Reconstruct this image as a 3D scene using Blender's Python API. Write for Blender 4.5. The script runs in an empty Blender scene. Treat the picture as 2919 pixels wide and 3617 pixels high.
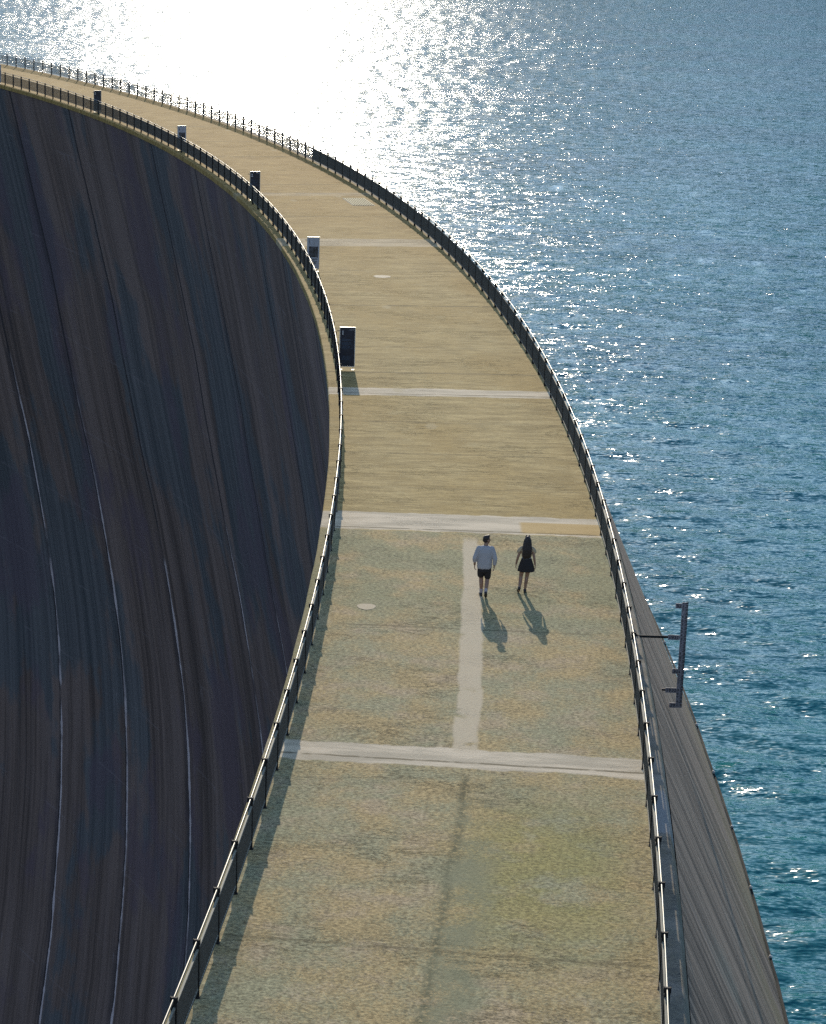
import bpy, bmesh, math, random
import numpy as np
from mathutils import Vector, Matrix
random.seed(7); rng = np.random.default_rng(11)
R_ = math.radians
scn = bpy.context.scene
col = scn.collection

# ------------------------------------------------------------------ plan of the dam (metres)
CX, CY = -305.0, 69.3                      # centre of the arch
RM = 306.5
POLY = (-1.8010520, 0.4065527, 0.7470921, 302.675977)
WID = 8.0313                               # distance between the two railings
EDGE_L, EDGE_R = -0.39, WID + 0.42         # edges of the crest, from the left railing
WATER = -8.0
TH0, TH1 = -14.5, 46.0

def rf(th):
    x = (th - 10.0) / 20.0
    return ((POLY[0]*x + POLY[1])*x + POLY[2])*x + POLY[3]
def pt(th, off, z=0.0):
    r = rf(th) + off; a = R_(th)
    return Vector((CX + r*math.cos(a), CY + r*math.sin(a), z))
def tangent(th):
    d = pt(th+0.05, 0) - pt(th-0.05, 0)
    return math.atan2(d.y, d.x)
def s2th(s): return math.degrees(s / RM)
def th2s(t): return R_(t) * RM

# ------------------------------------------------------------------ object helpers
def link(o): col.objects.link(o); return o
def tag(o, label=None, cat=None, group=None, kind=None):
    if label: o['label'] = label
    if cat: o['category'] = cat
    if group: o['group'] = group
    if kind: o['kind'] = kind
    return o
def empty(name, loc=(0, 0, 0), rz=0.0):
    o = bpy.data.objects.new(name, None); o.empty_display_size = 0.2
    o.location = loc; o.rotation_euler = (0, 0, rz); return link(o)
def mesh_obj(name, me, mat=None, parent=None):
    o = bpy.data.objects.new(name, me)
    if mat is not None:
        me.materials.clear(); me.materials.append(mat)
    if parent is not None: o.parent = parent
    return link(o)
def from_bm(bm, smooth=False):
    bmesh.ops.recalc_face_normals(bm, faces=bm.faces)
    me = bpy.data.meshes.new('m'); bm.to_mesh(me); bm.free()
    if smooth: me.polygons.foreach_set('use_smooth', [True]*len(me.polygons))
    return me
def box(bm, c, s, m=None, bev=0.0):
    r = bmesh.ops.create_cube(bm, size=1.0)
    vs = r['verts']
    bmesh.ops.scale(bm, vec=s, verts=vs)
    if bev > 0:
        es = list({e for v in vs for e in v.link_edges})
        rb = bmesh.ops.bevel(bm, geom=es, offset=bev, segments=2, affect='EDGES', profile=0.5)
        vs = list({v for f in rb['faces'] for v in f.verts} | {v for v in vs if v.is_valid})
    bmesh.ops.translate(bm, vec=c, verts=vs)
    if m is not None: bmesh.ops.transform(bm, matrix=m, verts=vs)
    return vs
def tube(bm, pts, rad, n=10, cap=True):
    pts = [Vector(p) for p in pts]; rings = []
    rads = rad if isinstance(rad, (list, tuple)) else [rad]*len(pts)
    for i, p in enumerate(pts):
        d = (pts[min(i+1, len(pts)-1)] - pts[max(i-1, 0)]).normalized()
        up = Vector((0, 0, 1)) if abs(d.z) < 0.95 else Vector((0, 1, 0))
        a = d.cross(up).normalized(); b = a.cross(d).normalized()
        rings.append([bm.verts.new(p + a*math.cos(2*math.pi*k/n)*rads[i] + b*math.sin(2*math.pi*k/n)*rads[i]) for k in range(n)])
    for r0, r1 in zip(rings, rings[1:]):
        for k in range(n): bm.faces.new((r0[k], r0[(k+1) % n], r1[(k+1) % n], r1[k]))
    if cap:
        bm.faces.new(rings[0][::-1]); bm.faces.new(rings[-1])
def text_mesh(s, size, depth=0.004):
    cu = bpy.data.curves.new('t', 'FONT'); cu.body = s; cu.size = size; cu.extrude = depth/2
    cu.align_x = 'CENTER'; cu.align_y = 'CENTER'; cu.resolution_u = 3
    o = bpy.data.objects.new('t', cu); link(o)
    dg = bpy.context.evaluated_depsgraph_get()
    me = bpy.data.meshes.new_from_object(o.evaluated_get(dg))
    bpy.data.objects.remove(o); bpy.data.curves.remove(cu)
    return me
def grid_mesh(P, sv=None, smooth=True):
    """P: (n, m, 3) array of points -> mesh, with an optional (n, m, 3) 'sv' attribute"""
    n, m = P.shape[:2]
    me = bpy.data.meshes.new('grid')
    idx = np.arange(n*m).reshape(n, m)
    q = np.stack([idx[:-1, :-1], idx[:-1, 1:], idx[1:, 1:], idx[1:, :-1]], -1).reshape(-1, 4)
    return raw_mesh(me, P.reshape(-1, 3), q, None if sv is None else sv.reshape(-1, 3), smooth)
def raw_mesh(me, V, Q, sv=None, smooth=True):
    me.vertices.add(len(V)); me.vertices.foreach_set('co', np.ascontiguousarray(V, np.float32).ravel())
    me.loops.add(Q.size); me.loops.foreach_set('vertex_index', np.ascontiguousarray(Q, np.int32).ravel())
    me.polygons.add(len(Q)); me.polygons.foreach_set('loop_start', np.arange(0, Q.size, 4, dtype=np.int32))
    me.polygons.foreach_set('use_smooth', np.full(len(Q), smooth, bool))
    me.update(calc_edges=True)
    if sv is not None:
        a = me.attributes.new('sv', 'FLOAT_VECTOR', 'POINT'); a.data.foreach_set('vector', np.ascontiguousarray(sv, np.float32).ravel())
    return me

# ------------------------------------------------------------------ node helpers
class NB:
    def __init__(self, name):
        self.mat = bpy.data.materials.new(name); self.mat.use_nodes = True
        self.nt = self.mat.node_tree; self.nt.nodes.clear()
        self.out = self.nt.nodes.new('ShaderNodeOutputMaterial')
    def n(self, t): return self.nt.nodes.new('ShaderNode' + t)
    def put(self, sock, v):
        if isinstance(v, bpy.types.NodeSocket): self.nt.links.new(v, sock)
        elif v is not None:
            if isinstance(v, (tuple, list)) and sock.type == 'RGBA' and len(v) == 3: v = (*v, 1)
            sock.default_value = v
    def m(self, op, a, b=None, c=None):
        x = self.n('Math'); x.operation = op
        for i, v in enumerate((a, b, c)): 
            if v is not None: self.put(x.inputs[i], v)
        return x.outputs[0]
    def vm(self, op, a, b=None):
        x = self.n('VectorMath'); x.operation = op; self.put(x.inputs[0], a)
        if b is not None: self.put(x.inputs[1], b)
        return x.outputs[0]
    def sep(self, v):
        x = self.n('SeparateXYZ'); self.put(x.inputs[0], v); return x.outputs
    def comb(self, a=0.0, b=0.0, c=0.0):
        x = self.n('CombineXYZ')
        for i, v in enumerate((a, b, c)): self.put(x.inputs[i], v)
        return x.outputs[0]
    def attr(self, nm):
        x = self.n('Attribute'); x.attribute_name = nm; return x.outputs['Vector']
    def noise(self, vec, scale=1.0, detail=4.0, rough=0.55, dist=0.0, color=False, lac=2.0):
        x = self.n('TexNoise'); x.noise_dimensions = '3D'
        self.put(x.inputs['Vector'], vec); self.put(x.inputs['Scale'], scale); self.put(x.inputs['Detail'], detail)
        self.put(x.inputs['Roughness'], rough); self.put(x.inputs['Distortion'], dist); self.put(x.inputs['Lacunarity'], lac)
        return x.outputs['Color' if color else 'Fac']
    def voro(self, vec, scale=1.0, feature='F1', rnd=1.0):
        x = self.n('TexVoronoi'); x.feature = feature; self.put(x.inputs['Vector'], vec); self.put(x.inputs['Scale'], scale)
        self.put(x.inputs['Randomness'], rnd); return x.outputs['Distance']
    def ss(self, v, a, b, lo=0.0, hi=1.0):
        x = self.n('MapRange'); x.interpolation_type = 'SMOOTHSTEP'
        self.put(x.inputs['Value'], v); self.put(x.inputs['From Min'], a); self.put(x.inputs['From Max'], b)
        self.put(x.inputs['To Min'], lo); self.put(x.inputs['To Max'], hi); return x.outputs[0]
    def band(self, v, c, hw, e):
        """1 where |v - c| < hw, soft edge e"""
        return self.ss(self.m('ABSOLUTE', self.m('SUBTRACT', v, c)), hw - e, hw + e, 1.0, 0.0)
    def mix(self, f, a, b, mode='MIX'):
        x = self.n('Mix'); x.data_type = 'RGBA'; x.blend_type = mode
        self.put(x.inputs[0], f); self.put(x.inputs[6], a); self.put(x.inputs[7], b); return x.outputs[2]
    def mul(self, *a):
        r = a[0]
        for v in a[1:]: r = self.m('MULTIPLY', r, v)
        return r
    def inv(self, a): return self.m('SUBTRACT', 1.0, a)
    def scalev(self, v, s):
        return self.vm('MULTIPLY', v, s)
    def bump(self, h, strength=0.5, dist=0.02, normal=None):
        x = self.n('Bump'); self.put(x.inputs['Height'], h); self.put(x.inputs['Strength'], strength); self.put(x.inputs['Distance'], dist)
        if normal is not None: self.put(x.inputs['Normal'], normal)
        return x.outputs[0]
    def bsdf(self, color, rough=0.6, metal=0.0, spec=0.5, normal=None, **kw):
        x = self.n('BsdfPrincipled'); self.put(x.inputs['Base Color'], color); self.put(x.inputs['Roughness'], rough)
        self.put(x.inputs['Metallic'], metal); self.put(x.inputs['Specular IOR Level'], spec)
        if normal is not None: self.put(x.inputs['Normal'], normal)
        for k, v in kw.items(): self.put(x.inputs[k], v)
        self.nt.links.new(x.outputs[0], self.out.inputs[0]); return x

def simple(name, c, rough=0.5, metal=0.0, var=0.25, scale=20.0, spec=0.5, bump=0.0):
    b = NB(name); tc = b.n('TexCoord').outputs['Object']
    nz = b.noise(tc, scale, 4, 0.6)
    f = b.ss(nz, 0.3, 0.7)
    cc = b.mix(f, tuple(x*(1-var) for x in c), tuple(min(1, x*(1+var)) for x in c))
    nrm = b.bump(nz, bump, 0.004) if bump else None
    b.bsdf(cc, b.m('ADD', rough-0.06, b.m('MULTIPLY', nz, 0.12)), metal, spec, nrm)
    return b.mat

# ------------------------------------------------------------------ deck material
def deck_material():
    b = NB('crest_concrete'); sv = b.attr('sv'); S, V, _ = b.sep(sv)
    big = b.noise(b.scalev(sv, (0.10, 0.22, 1)), 1.0, 4, 0.55)
    mid = b.noise(b.scalev(sv, (0.9, 0.7, 1)), 1.0, 5, 0.62)
    mid2 = b.noise(b.vm('ADD', b.scalev(sv, (0.5, 0.55, 1)), (31.0, 7.0, 3.0)), 1.0, 5, 0.6)
    across = b.noise(b.scalev(sv, (2.2, 0.35, 1)), 1.0, 5, 0.65)        # trowel lines across the road
    fine = b.noise(sv, 14.0, 4, 0.7)
    grit = b.noise(sv, 45.0, 2, 0.6)
    f2 = b.noise(b.scalev(sv, (34., 22., 1)), 1.0, 3, 0.7)
    wear = b.noise(b.scalev(b.vm('ADD', sv, (17., 4., 0.)), (1.6, 0.8, 1)), 1.0, 6, 0.7)
    wob = b.m('SUBTRACT', b.noise(b.scalev(sv, (0.3, 0.9, 1)), 1.0, 4, 0.6), 0.5)
    Sw = b.m('ADD', S, b.m('MULTIPLY', wob, 0.55))
    # smooth far blocks / rough weathered near blocks
    ac2 = b.noise(b.scalev(b.vm('ADD', sv, (3., 8., 1.)), (6.5, 0.45, 1)), 1.0, 5, 0.7)
    up = b.mix(b.ss(across, 0.34, 0.66), (0.275, 0.228, 0.138), (0.435, 0.375, 0.255))
    up = b.mix(b.m('MULTIPLY', b.ss(ac2, 0.30, 0.44, 1, 0), 0.55), up, (0.17, 0.145, 0.09))
    up = b.mix(b.ss(big, 0.40, 0.66), up, (0.330, 0.262, 0.145))
    up = b.mix(b.m('MULTIPLY', b.ss(mid, 0.56, 0.72), 0.55), up, (0.42, 0.38, 0.285))
    gm = b.m('ADD', b.m('MULTIPLY', b.m('SUBTRACT', fine, 0.5), 0.35), b.m('MULTIPLY', b.m('SUBTRACT', f2, 0.5), 0.45))
    lo = b.mix(b.ss(b.m('ADD', mid2, gm), 0.38, 0.62), (0.385, 0.325, 0.235), (0.285, 0.305, 0.275))
    lo = b.mix(b.m('MULTIPLY', b.ss(b.m('ADD', mid, gm), 0.48, 0.66), 0.7), lo, (0.39, 0.34, 0.33))
    moss = b.mul(b.band(V, 5.9, 1.6, 1.0), b.band(Sw, -26.5, 3.4, 2.4), b.ss(mid, 0.36, 0.55))
    lo = b.mix(b.m('MULTIPLY', moss, 0.75), lo, (0.27, 0.27, 0.13))
    grey = b.mul(b.band(Sw, -6.2, 4.2, 1.6), b.ss(mid2, 0.36, 0.52))
    lo = b.mix(b.m('MULTIPLY', grey, 0.7), lo, (0.255, 0.275, 0.225))
    isup = b.ss(S, -2.1, -1.9)
    c = b.mix(isup, lo, up)
    # dark crackle, long across the road
    ck = b.noise(b.scalev(sv, (2.6, 0.8, 1)), 1.0, 7, 0.72, 0.6)
    ck2 = b.noise(b.scalev(b.vm('ADD', sv, (5.3, 2.2, 0.0)), (0.5, 0.32, 1)), 1.0, 3, 0.5)
    crack = b.mul(b.band(ck, 0.5, 0.012, 0.012), b.ss(ck2, 0.47, 0.62))
    c = b.mix(b.m('MULTIPLY', crack, b.m('ADD', 0.50, b.m('MULTIPLY', b.inv(isup), 0.25))), c, (0.07, 0.066, 0.05))
    pit = b.mul(b.ss(fine, 0.60, 0.70), b.m('ADD', 0.18, b.m('MULTIPLY', b.inv(isup), 0.42)))
    c = b.mix(pit, c, (0.16, 0.155, 0.125))
    speck = b.mul(b.ss(f2, 0.50, 0.62), b.ss(wear, 0.42, 0.58), b.m('ADD', 0.16, b.m('MULTIPLY', b.inv(isup), 0.44)))
    c = b.mix(speck, c, (0.105, 0.11, 0.09))
    gold = b.mul(b.ss(S, 25, 90), 0.85)  # golden with distance; partly the low sun's warm scatter put into the colour
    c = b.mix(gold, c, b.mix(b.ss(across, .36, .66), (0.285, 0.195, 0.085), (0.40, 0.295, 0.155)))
    coarse = b.noise(b.scalev(sv, (13., 9., 1)), 1.0, 5, 0.78)
    lines_ = b.noise(b.scalev(sv, (7., 1.3, 1)), 1.0, 5, 0.75)
    cg = b.mix(isup, b.mix(b.ss(coarse, 0.34, 0.66), (0.50, 0.50, 0.50), (1.40, 1.40, 1.38)), b.mix(b.ss(b.m('ADD', b.m('MULTIPLY', coarse, 0.4), b.m('MULTIPLY', lines_, 0.6)), 0.36, 0.64), (0.66, 0.655, 0.64), (1.26, 1.26, 1.24)))
    c = b.mix(1.0, c, cg, 'MULTIPLY')
    glit = b.ss(grit, 0.66, 0.74)
    c = b.mix(b.m('MULTIPLY', glit, b.m('ADD', 0.15, b.m('MULTIPLY', b.inv(isup), 0.4))), c, (0.55, 0.51, 0.42))
    # transverse construction lines
    def line(c, s0, w, k, colr=(0.10, 0.09, 0.07)):
        sw = b.m('ADD', S, b.m('MULTIPLY', b.m('SUBTRACT', b.noise(b.scalev(sv, (0.2, 1.6, 1)), 1.0, 3, 0.6), 0.5), 0.10))
        l = b.mul(b.band(sw, s0, w, w*0.8), b.ss(b.noise(b.vm('ADD', b.scalev(sv, (0.1, 0.9, 1)), (s0, 0, 0)), 1.0, 3, 0.6), 0.34, 0.50), k)
        return b.mix(l, c, colr)
    for s0, w, k in ((-11.3, .05, .55), (-30.3, .05, .5), (7.8, .06, .35), (21.3, .10, .5), (26.5, .07, .4), (36.3, .09, .75), (46.0, .10, .35), (64.9, .16, .4), (74.7, .2, .5), (79.0, .16, .35), (93.7, .25, .4), (103., .25, .3), (113, .3, .35), (3.2, .06, .3), (12.6, .08, .4)):
        c = line(c, s0, w, k)
    # pale repair bands over the block joints
    pale = b.mix(b.ss(across, 0.40, 0.60), (0.42, 0.41, 0.45), (0.60, 0.575, 0.63))
    for s0, hw, k in ((-20.6, .58, .95), (-0.95, 1.0, .95), (17.7, .66, .9), (55.2, 1.3, .5), (74.5, .7, .25)):
        bm_ = b.mul(b.band(Sw, s0, hw, .05), k)
        c = b.mix(bm_, c, pale)
    c = b.mix(b.mul(b.band(S, -1.2, .62, .05), b.ss(V, 5.55, 5.7), 0.8), c, (0.45, 0.335, 0.165))
    for s0 in (-20.85, -1.75, 17.35, 55.4):
        c = line(c, s0, .045, .8)
    # pale strip along the road, then a dark mossy seam
    Vw = b.m('ADD', V, b.m('MULTIPLY', b.m('SUBTRACT', b.noise(b.scalev(sv, (0.55, 0.4, 1)), 1.0, 7, 0.72), 0.5), 0.34))
    st = b.mul(b.ss(b.m('SUBTRACT', b.m('ABSOLUTE', b.m('SUBTRACT', Vw, 4.07)), b.ss(S, -10.5, -4.0, .29, .21)), -.05, .05, 1, 0), b.ss(S, -20.4, -19.9), b.ss(S, -3.2, -2.2, 1, 0), b.ss(mid, 0.30, 0.42))
    c = b.mix(b.m('MULTIPLY', st, .85), c, (0.50, 0.475, 0.50))
    Vc = b.m('SUBTRACT', Vw, b.m('MULTIPLY', b.m('ADD', S, 21.0), 0.022))
    sm = b.mul(b.band(Vc, 4.17, .085, .10), b.ss(S, -21.9, -21.4, 1, 0), b.ss(b.noise(sv, 7.0, 4, 0.7), 0.40, 0.54))
    c = b.mix(b.m('MULTIPLY', sm, .85), c, (0.07, 0.078, 0.06))
    sm2 = b.mul(b.band(Vc, 4.55, .45, .3), b.ss(S, -23.5, -22.5, 1, 0), b.ss(b.m('ADD', mid2, gm), .36, .56), 0.75)
    c = b.mix(sm2, c, (0.20, 0.225, 0.20))
    # outer strips beyond the railings: darker, railing shade painted on right; big scattered repairs
    c = b.mix(b.mul(b.ss(V, -0.02, 0.02, 1, 0), b.ss(S, -2.2, -1.8, 1, 0), 0.55), c, (0.20, 0.20, 0.14))
    rl = b.ss(V, WID+0.04, WID+0.1)
    c = b.mix(b.mul(rl, 0.75), c, b.mix(b.ss(mid, .4, .6), (0.125, 0.135, 0.19), (0.20, 0.215, 0.30)))  # lake-side strip: the railing's shade is put into the colour
    c = b.mix(b.mul(rl, b.band(Sw, -22.9, 1.15, .1), 0.9), c, (0.25, 0.285, 0.42))
    sp = b.mul(b.ss(b.voro(b.scalev(sv, (0.16, 0.35, 1)), 1.0), 0.05, 0.10, 1, 0), 0.45)
    c = b.mix(sp, c, (0.43, 0.40, 0.35))
    h = b.m('ADD', b.m('MULTIPLY', fine, b.m('ADD', 0.35, b.m('MULTIPLY', b.inv(isup), 0.65))), b.m('MULTIPLY', mid, 0.8))
    h = b.m('SUBTRACT', h, b.m('MULTIPLY', crack, 0.5))
    h = b.m('ADD', h, b.m('MULTIPLY', f2, b.m('MULTIPLY', b.inv(isup), 0.5)))
    nrm = b.bump(h, 0.40, 0.03)
    b.bsdf(b.mix(1.0, c, (1.07, 0.905, 0.575), 'MULTIPLY'), 0.9, 0, 0.10, nrm)
    return b.mat

# ------------------------------------------------------------------ wall materials
def face_material():
    """downstream face: sv = (s, depth below the crest, 0)"""
    b = NB('downstream_concrete'); sv = b.attr('sv'); S, D, _ = b.sep(sv)
    st1 = b.noise(b.scalev(sv, (1.1, 0.012, 1)), 1.0, 6, 0.68)
    st2 = b.noise(b.scalev(b.vm('ADD', sv, (40., 9., 0.)), (0.22, 0.02, 1)), 1.0, 6, 0.65)
    st3 = b.noise(b.scalev(b.vm('ADD', sv, (80., 3., 0.)), (4.5, 0.03, 1)), 1.0, 4, 0.7)
    blot = b.noise(b.scalev(sv, (0.055, 0.030, 1)), 1.0, 7, 0.62)
    blot2 = b.noise(b.scalev(b.vm('ADD', sv, (13., 77., 0.)), (0.09, 0.05, 1)), 1.0, 5, 0.6)
    grain = b.noise(sv, 5.0, 5, 0.7)
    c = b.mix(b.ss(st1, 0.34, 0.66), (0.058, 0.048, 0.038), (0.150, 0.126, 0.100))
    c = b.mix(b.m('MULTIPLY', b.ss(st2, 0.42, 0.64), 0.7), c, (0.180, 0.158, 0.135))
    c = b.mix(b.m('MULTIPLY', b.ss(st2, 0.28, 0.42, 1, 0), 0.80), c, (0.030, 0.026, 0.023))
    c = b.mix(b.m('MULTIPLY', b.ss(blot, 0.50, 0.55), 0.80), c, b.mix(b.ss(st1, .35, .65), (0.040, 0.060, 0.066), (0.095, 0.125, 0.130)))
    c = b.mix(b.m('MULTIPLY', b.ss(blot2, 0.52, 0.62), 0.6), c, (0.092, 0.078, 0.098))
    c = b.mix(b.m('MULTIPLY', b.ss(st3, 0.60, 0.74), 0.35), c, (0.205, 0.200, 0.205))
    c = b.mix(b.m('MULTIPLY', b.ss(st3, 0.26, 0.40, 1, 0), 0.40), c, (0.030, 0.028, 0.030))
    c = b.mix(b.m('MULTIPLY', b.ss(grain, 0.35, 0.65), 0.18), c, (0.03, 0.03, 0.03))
    # lift lines, faint and level
    lw = b.m('ADD', D, b.m('MULTIPLY', b.m('SUBTRACT', b.noise(b.scalev(sv, (0.6, 0.02, 1)), 1.0, 3, .6), 0.5), 0.14))
    f = b.m('ABSOLUTE', b.m('SUBTRACT', b.m('FRACT', b.m('DIVIDE', lw, 9.0)), 0.5))
    lift = b.mul(b.ss(f, 0.006, 0.014, 1, 0), b.ss(b.noise(b.scalev(sv, (0.14, 0.14, 1)), 1.0, 3, .6), 0.46, 0.60))
    c = b.mix(b.m('MULTIPLY', lift, 0.22), c, (0.20, 0.205, 0.21))
    # white lime runs hanging under some lift lines
    drip = b.mul(b.ss(b.m('FRACT', b.m('DIVIDE', b.m('ADD', lw, 4.5), 9.0)), 0.0, 0.26, 1, 0), b.ss(b.noise(b.scalev(sv, (5.0, 0.05, 1)), 1.0, 3, .6), 0.56, 0.66), b.ss(b.noise(b.scalev(b.vm('ADD', sv, (3., 51., 0.)), (0.13, 0.06, 1)), 1.0, 2, .5), 0.60, 0.66))
    c = b.mix(b.m('MULTIPLY', drip, 0.65), c, (0.27, 0.29, 0.30))
    # vertical block joints every 19.1 m: dark above, lime-filled lower down
    wob = b.m('MULTIPLY', b.m('SUBTRACT', b.noise(b.comb(0., b.m('MULTIPLY', D, 0.09), b.m('MULTIPLY', S, 0.02)), 1.0, 4, .65), 0.5), 0.34)
    jd = None                                                               # signed distance from the nearest joint
    for t in (-7.45, -3.9, -0.33, 3.21, 6.8, 10.2, 12.45, 16.8, 19.6, 24.3, 27.4, 30.5, 33.7, 37.2, 40.7):
        d = b.m('SUBTRACT', b.m('ADD', S, wob), th2s(t))
        jd = d if jd is None else b.m('ADD', jd, b.m('MULTIPLY', b.m('LESS_THAN', b.m('ABSOLUTE', d), b.m('ABSOLUTE', jd)), b.m('SUBTRACT', d, jd)))
    aj = b.m('ABSOLUTE', jd)
    brk = b.noise(b.comb(b.m('MULTIPLY', S, 0.035), b.m('MULTIPLY', D, 0.06), 0.), 1.0, 4, .7)
    dark = b.mul(b.ss(aj, 0.12, 0.32, 1, 0), b.ss(brk, 0.30, 0.44))
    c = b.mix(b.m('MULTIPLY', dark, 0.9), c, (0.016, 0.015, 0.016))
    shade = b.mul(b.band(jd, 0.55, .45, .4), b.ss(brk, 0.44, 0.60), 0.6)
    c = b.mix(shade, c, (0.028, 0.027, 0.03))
    limw = b.m('ADD', 0.05, b.m('MULTIPLY', b.ss(b.noise(b.comb(b.m('MULTIPLY', S, 0.02), b.m('MULTIPLY', D, 0.16), 4.0), 1.0, 4, .7), .35, .7), 0.26))
    lime = b.mul(b.ss(b.m('SUBTRACT', b.m('ABSOLUTE', b.m('ADD', jd, 0.22)), limw), -0.05, 0.07, 1, 0), b.ss(b.m('ADD', D, b.m('MULTIPLY', b.m('SUBTRACT', brk, .5), 40.)), 27, 38), b.ss(brk, 0.36, 0.50))
    c = b.mix(b.m('MULTIPLY', lime, 0.85), c, (0.46, 0.48, 0.47))
    h = b.m('ADD', b.m('MULTIPLY', st1, 0.5), b.m('MULTIPLY', grain, 0.4))
    h = b.m('SUBTRACT', h, b.m('MULTIPLY', dark, 0.8))
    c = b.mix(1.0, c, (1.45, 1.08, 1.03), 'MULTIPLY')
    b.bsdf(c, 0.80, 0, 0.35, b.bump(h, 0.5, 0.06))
    return b.mat

def upstream_material():
    b = NB('upstream_concrete'); sv = b.attr('sv'); S, D, _ = b.sep(sv)
    st1 = b.noise(b.scalev(sv, (1.6, 0.06, 1)), 1.0, 6, 0.7)
    st2 = b.noise(b.scalev(b.vm('ADD', sv, (9., 4., 0.)), (5.5, 0.12, 1)), 1.0, 4, 0.7)
    blot = b.noise(b.scalev(sv, (0.25, 0.2, 1)), 1.0, 5, 0.6)
    c = b.mix(b.ss(st1, 0.40, 0.60), (0.070, 0.064, 0.055), (0.235, 0.215, 0.185))
    c = b.mix(b.m('MULTIPLY', b.ss(st2, 0.56, 0.72), 0.6), c, (0.33, 0.325, 0.315))
    c = b.mix(b.m('MULTIPLY', b.ss(st2, 0.28, 0.42, 1, 0), 0.65), c, (0.055, 0.053, 0.052))
    ol = b.mul(b.ss(D, 4.0, 7.0), b.ss(blot, 0.38, 0.56), 0.7)
    c = b.mix(ol, c, (0.20, 0.19, 0.12))
    c = b.mix(b.mul(b.ss(D, 7.35, 7.75), 0.6), c, (0.11, 0.11, 0.085))
    tl = b.mul(b.ss(D, 1.0, 3.0), b.ss(blot, 0.55, 0.66), 0.45)
    c = b.mix(tl, c, (0.17, 0.215, 0.205))
    c = b.mix(b.mul(b.ss(D, 0.0, 0.35, 1, 0), 0.55), c, (0.085, 0.083, 0.08))
    st3 = b.noise(b.scalev(b.vm('ADD', sv, (70., 1., 0.)), (2.6, 0.05, 1)), 1.0, 5, 0.7)
    c = b.mix(b.m('MULTIPLY', b.ss(st3, 0.36, 0.45, 1, 0), 0.8), c, (0.028, 0.025, 0.022))
    c = b.mix(1.0, c, (1.72, 1.22, 0.93), 'MULTIPLY')
    b.bsdf(c, 0.82, 0, 0.4, b.bump(b.m('ADD', st1, st2), 0.5, 0.03))
    return b.mat

def water_material():
    b = NB('lake_water'); g = b.n('NewGeometry'); P = g.outputs['Position']; N = g.outputs['Normal']
    def slope(sc, amp, off, det=2.0, st=(1.0, 1.0, 1.0)):
        v = b.scalev(b.vm('ADD', P, off), tuple(sc*s for s in st))
        n = b.noise(v, 1.0, det, 0.6, 0.0, True)
        return b.scalev(b.vm('SUBTRACT', n, (0.5, 0.5, 0.5)), (amp*0.72, amp*1.12, 0.0))
    a = slope(1.3, 0.46, (3., 7., 0.), 2.0, (0.34, 1.35, 1.0))
    c_ = slope(3.4, 0.86, (11., 2., 5.), 2.0, (0.40, 1.4, 1.0))
    d_ = slope(9.0, 0.74, (1., 17., 9.), 1.0, (0.50, 1.3, 1.0))
    tot = b.vm('ADD', b.vm('ADD', a, c_), d_)
    gust = b.noise(b.scalev(P, (0.012, 0.02, 1.0)), 1.0, 4, 0.6)
    paw = b.noise(b.scalev(P, (0.22, 0.34, 1.0)), 1.0, 3, 0.6)
    k = b.m('MULTIPLY', b.ss(gust, 0.32, 0.66, 0.78, 1.18), b.ss(paw, 0.36, 0.74, 0.84, 1.62))
    sc = b.n('VectorMath'); sc.operation = 'SCALE'; b.put(sc.inputs[0], tot); b.put(sc.inputs[3], k)
    nrm = b.vm('NORMALIZE', b.vm('ADD', N, sc.outputs[0]))
    tint = b.mix(b.ss(b.noise(b.scalev(P, (0.03, 0.05, 1)), 1.0, 4, .6), .38, .62), (0.003, 0.115, 0.130), (0.004, 0.150, 0.158))
    b.bsdf(tint, 0.135, 0, 0.5, nrm, IOR=1.333)
    return b.mat

M = dict(
    deck=deck_material(), face=face_material(), up=upstream_material(), water=water_material(),
    barflat=simple('pale_panel_bar', (0.23, 0.215, 0.16), 0.7, 0, 0.15, 40, spec=.2),
    black=simple('black_steel', (0.012, 0.012, 0.012), 0.72, 0.0, 0.3, 30, spec=.2),
    bars=simple('dark_steel_bars', (0.075, 0.070, 0.058), 0.7, 0.0, 0.3, 30),
    galv=simple('brushed_handrail', (0.10, 0.097, 0.085), 0.42, 0.8, 0.15, 60),
    alu=simple('aluminium_edge', (0.66, 0.65, 0.60), 0.42, 0.6, 0.08, 40),
    navy=simple('dark_blue_print', (0.010, 0.014, 0.026), 0.38, 0, 0.25, 6),
    gpan=simple('grey_print', (0.32, 0.32, 0.34), 0.45, 0, 0.10, 5),
    ink=simple('black_ink', (0.012, 0.012, 0.013), 0.5, 0, 0.2, 20),
    pale=simple('pale_print', (0.62, 0.62, 0.62), 0.5, 0, 0.1, 20),
    dimtxt=simple('dim_blue_text', (0.035, 0.055, 0.085), 0.5, 0, 0.2, 20),
    photo=simple('dark_photo_print', (0.045, 0.045, 0.05), 0.42, 0, 0.75, 7),
    gauge=simple('backlit_gauge_enamel', (0.21, 0.175, 0.18), 0.5, 0, 0.25, 9),  # white board greyed; its backlit shade is put into the colour
    rust=simple('rusty_bracket', (0.05, 0.035, 0.03), 0.6, 0.2, 0.4, 15),
    cover=simple('pale_repair_mortar', (0.27, 0.205, 0.115), 0.8, 0, 0.14, 5, bump=0.4),
    grate=simple('pale_grate_bars', (0.62, 0.49, 0.26), 0.85, 0, 0.12, 12, spec=.1),
    pit=simple('drain_pit_shade', (0.03, 0.026, 0.02), 0.8, 0, 0.3, 9),
    pipe=simple('black_pipe', (0.008, 0.008, 0.008), 0.95, 0, 0.3, 8),
    clamp=simple('pale_clamp', (0.42, 0.40, 0.37), 0.5, 0.3, 0.15, 20),
)

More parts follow.
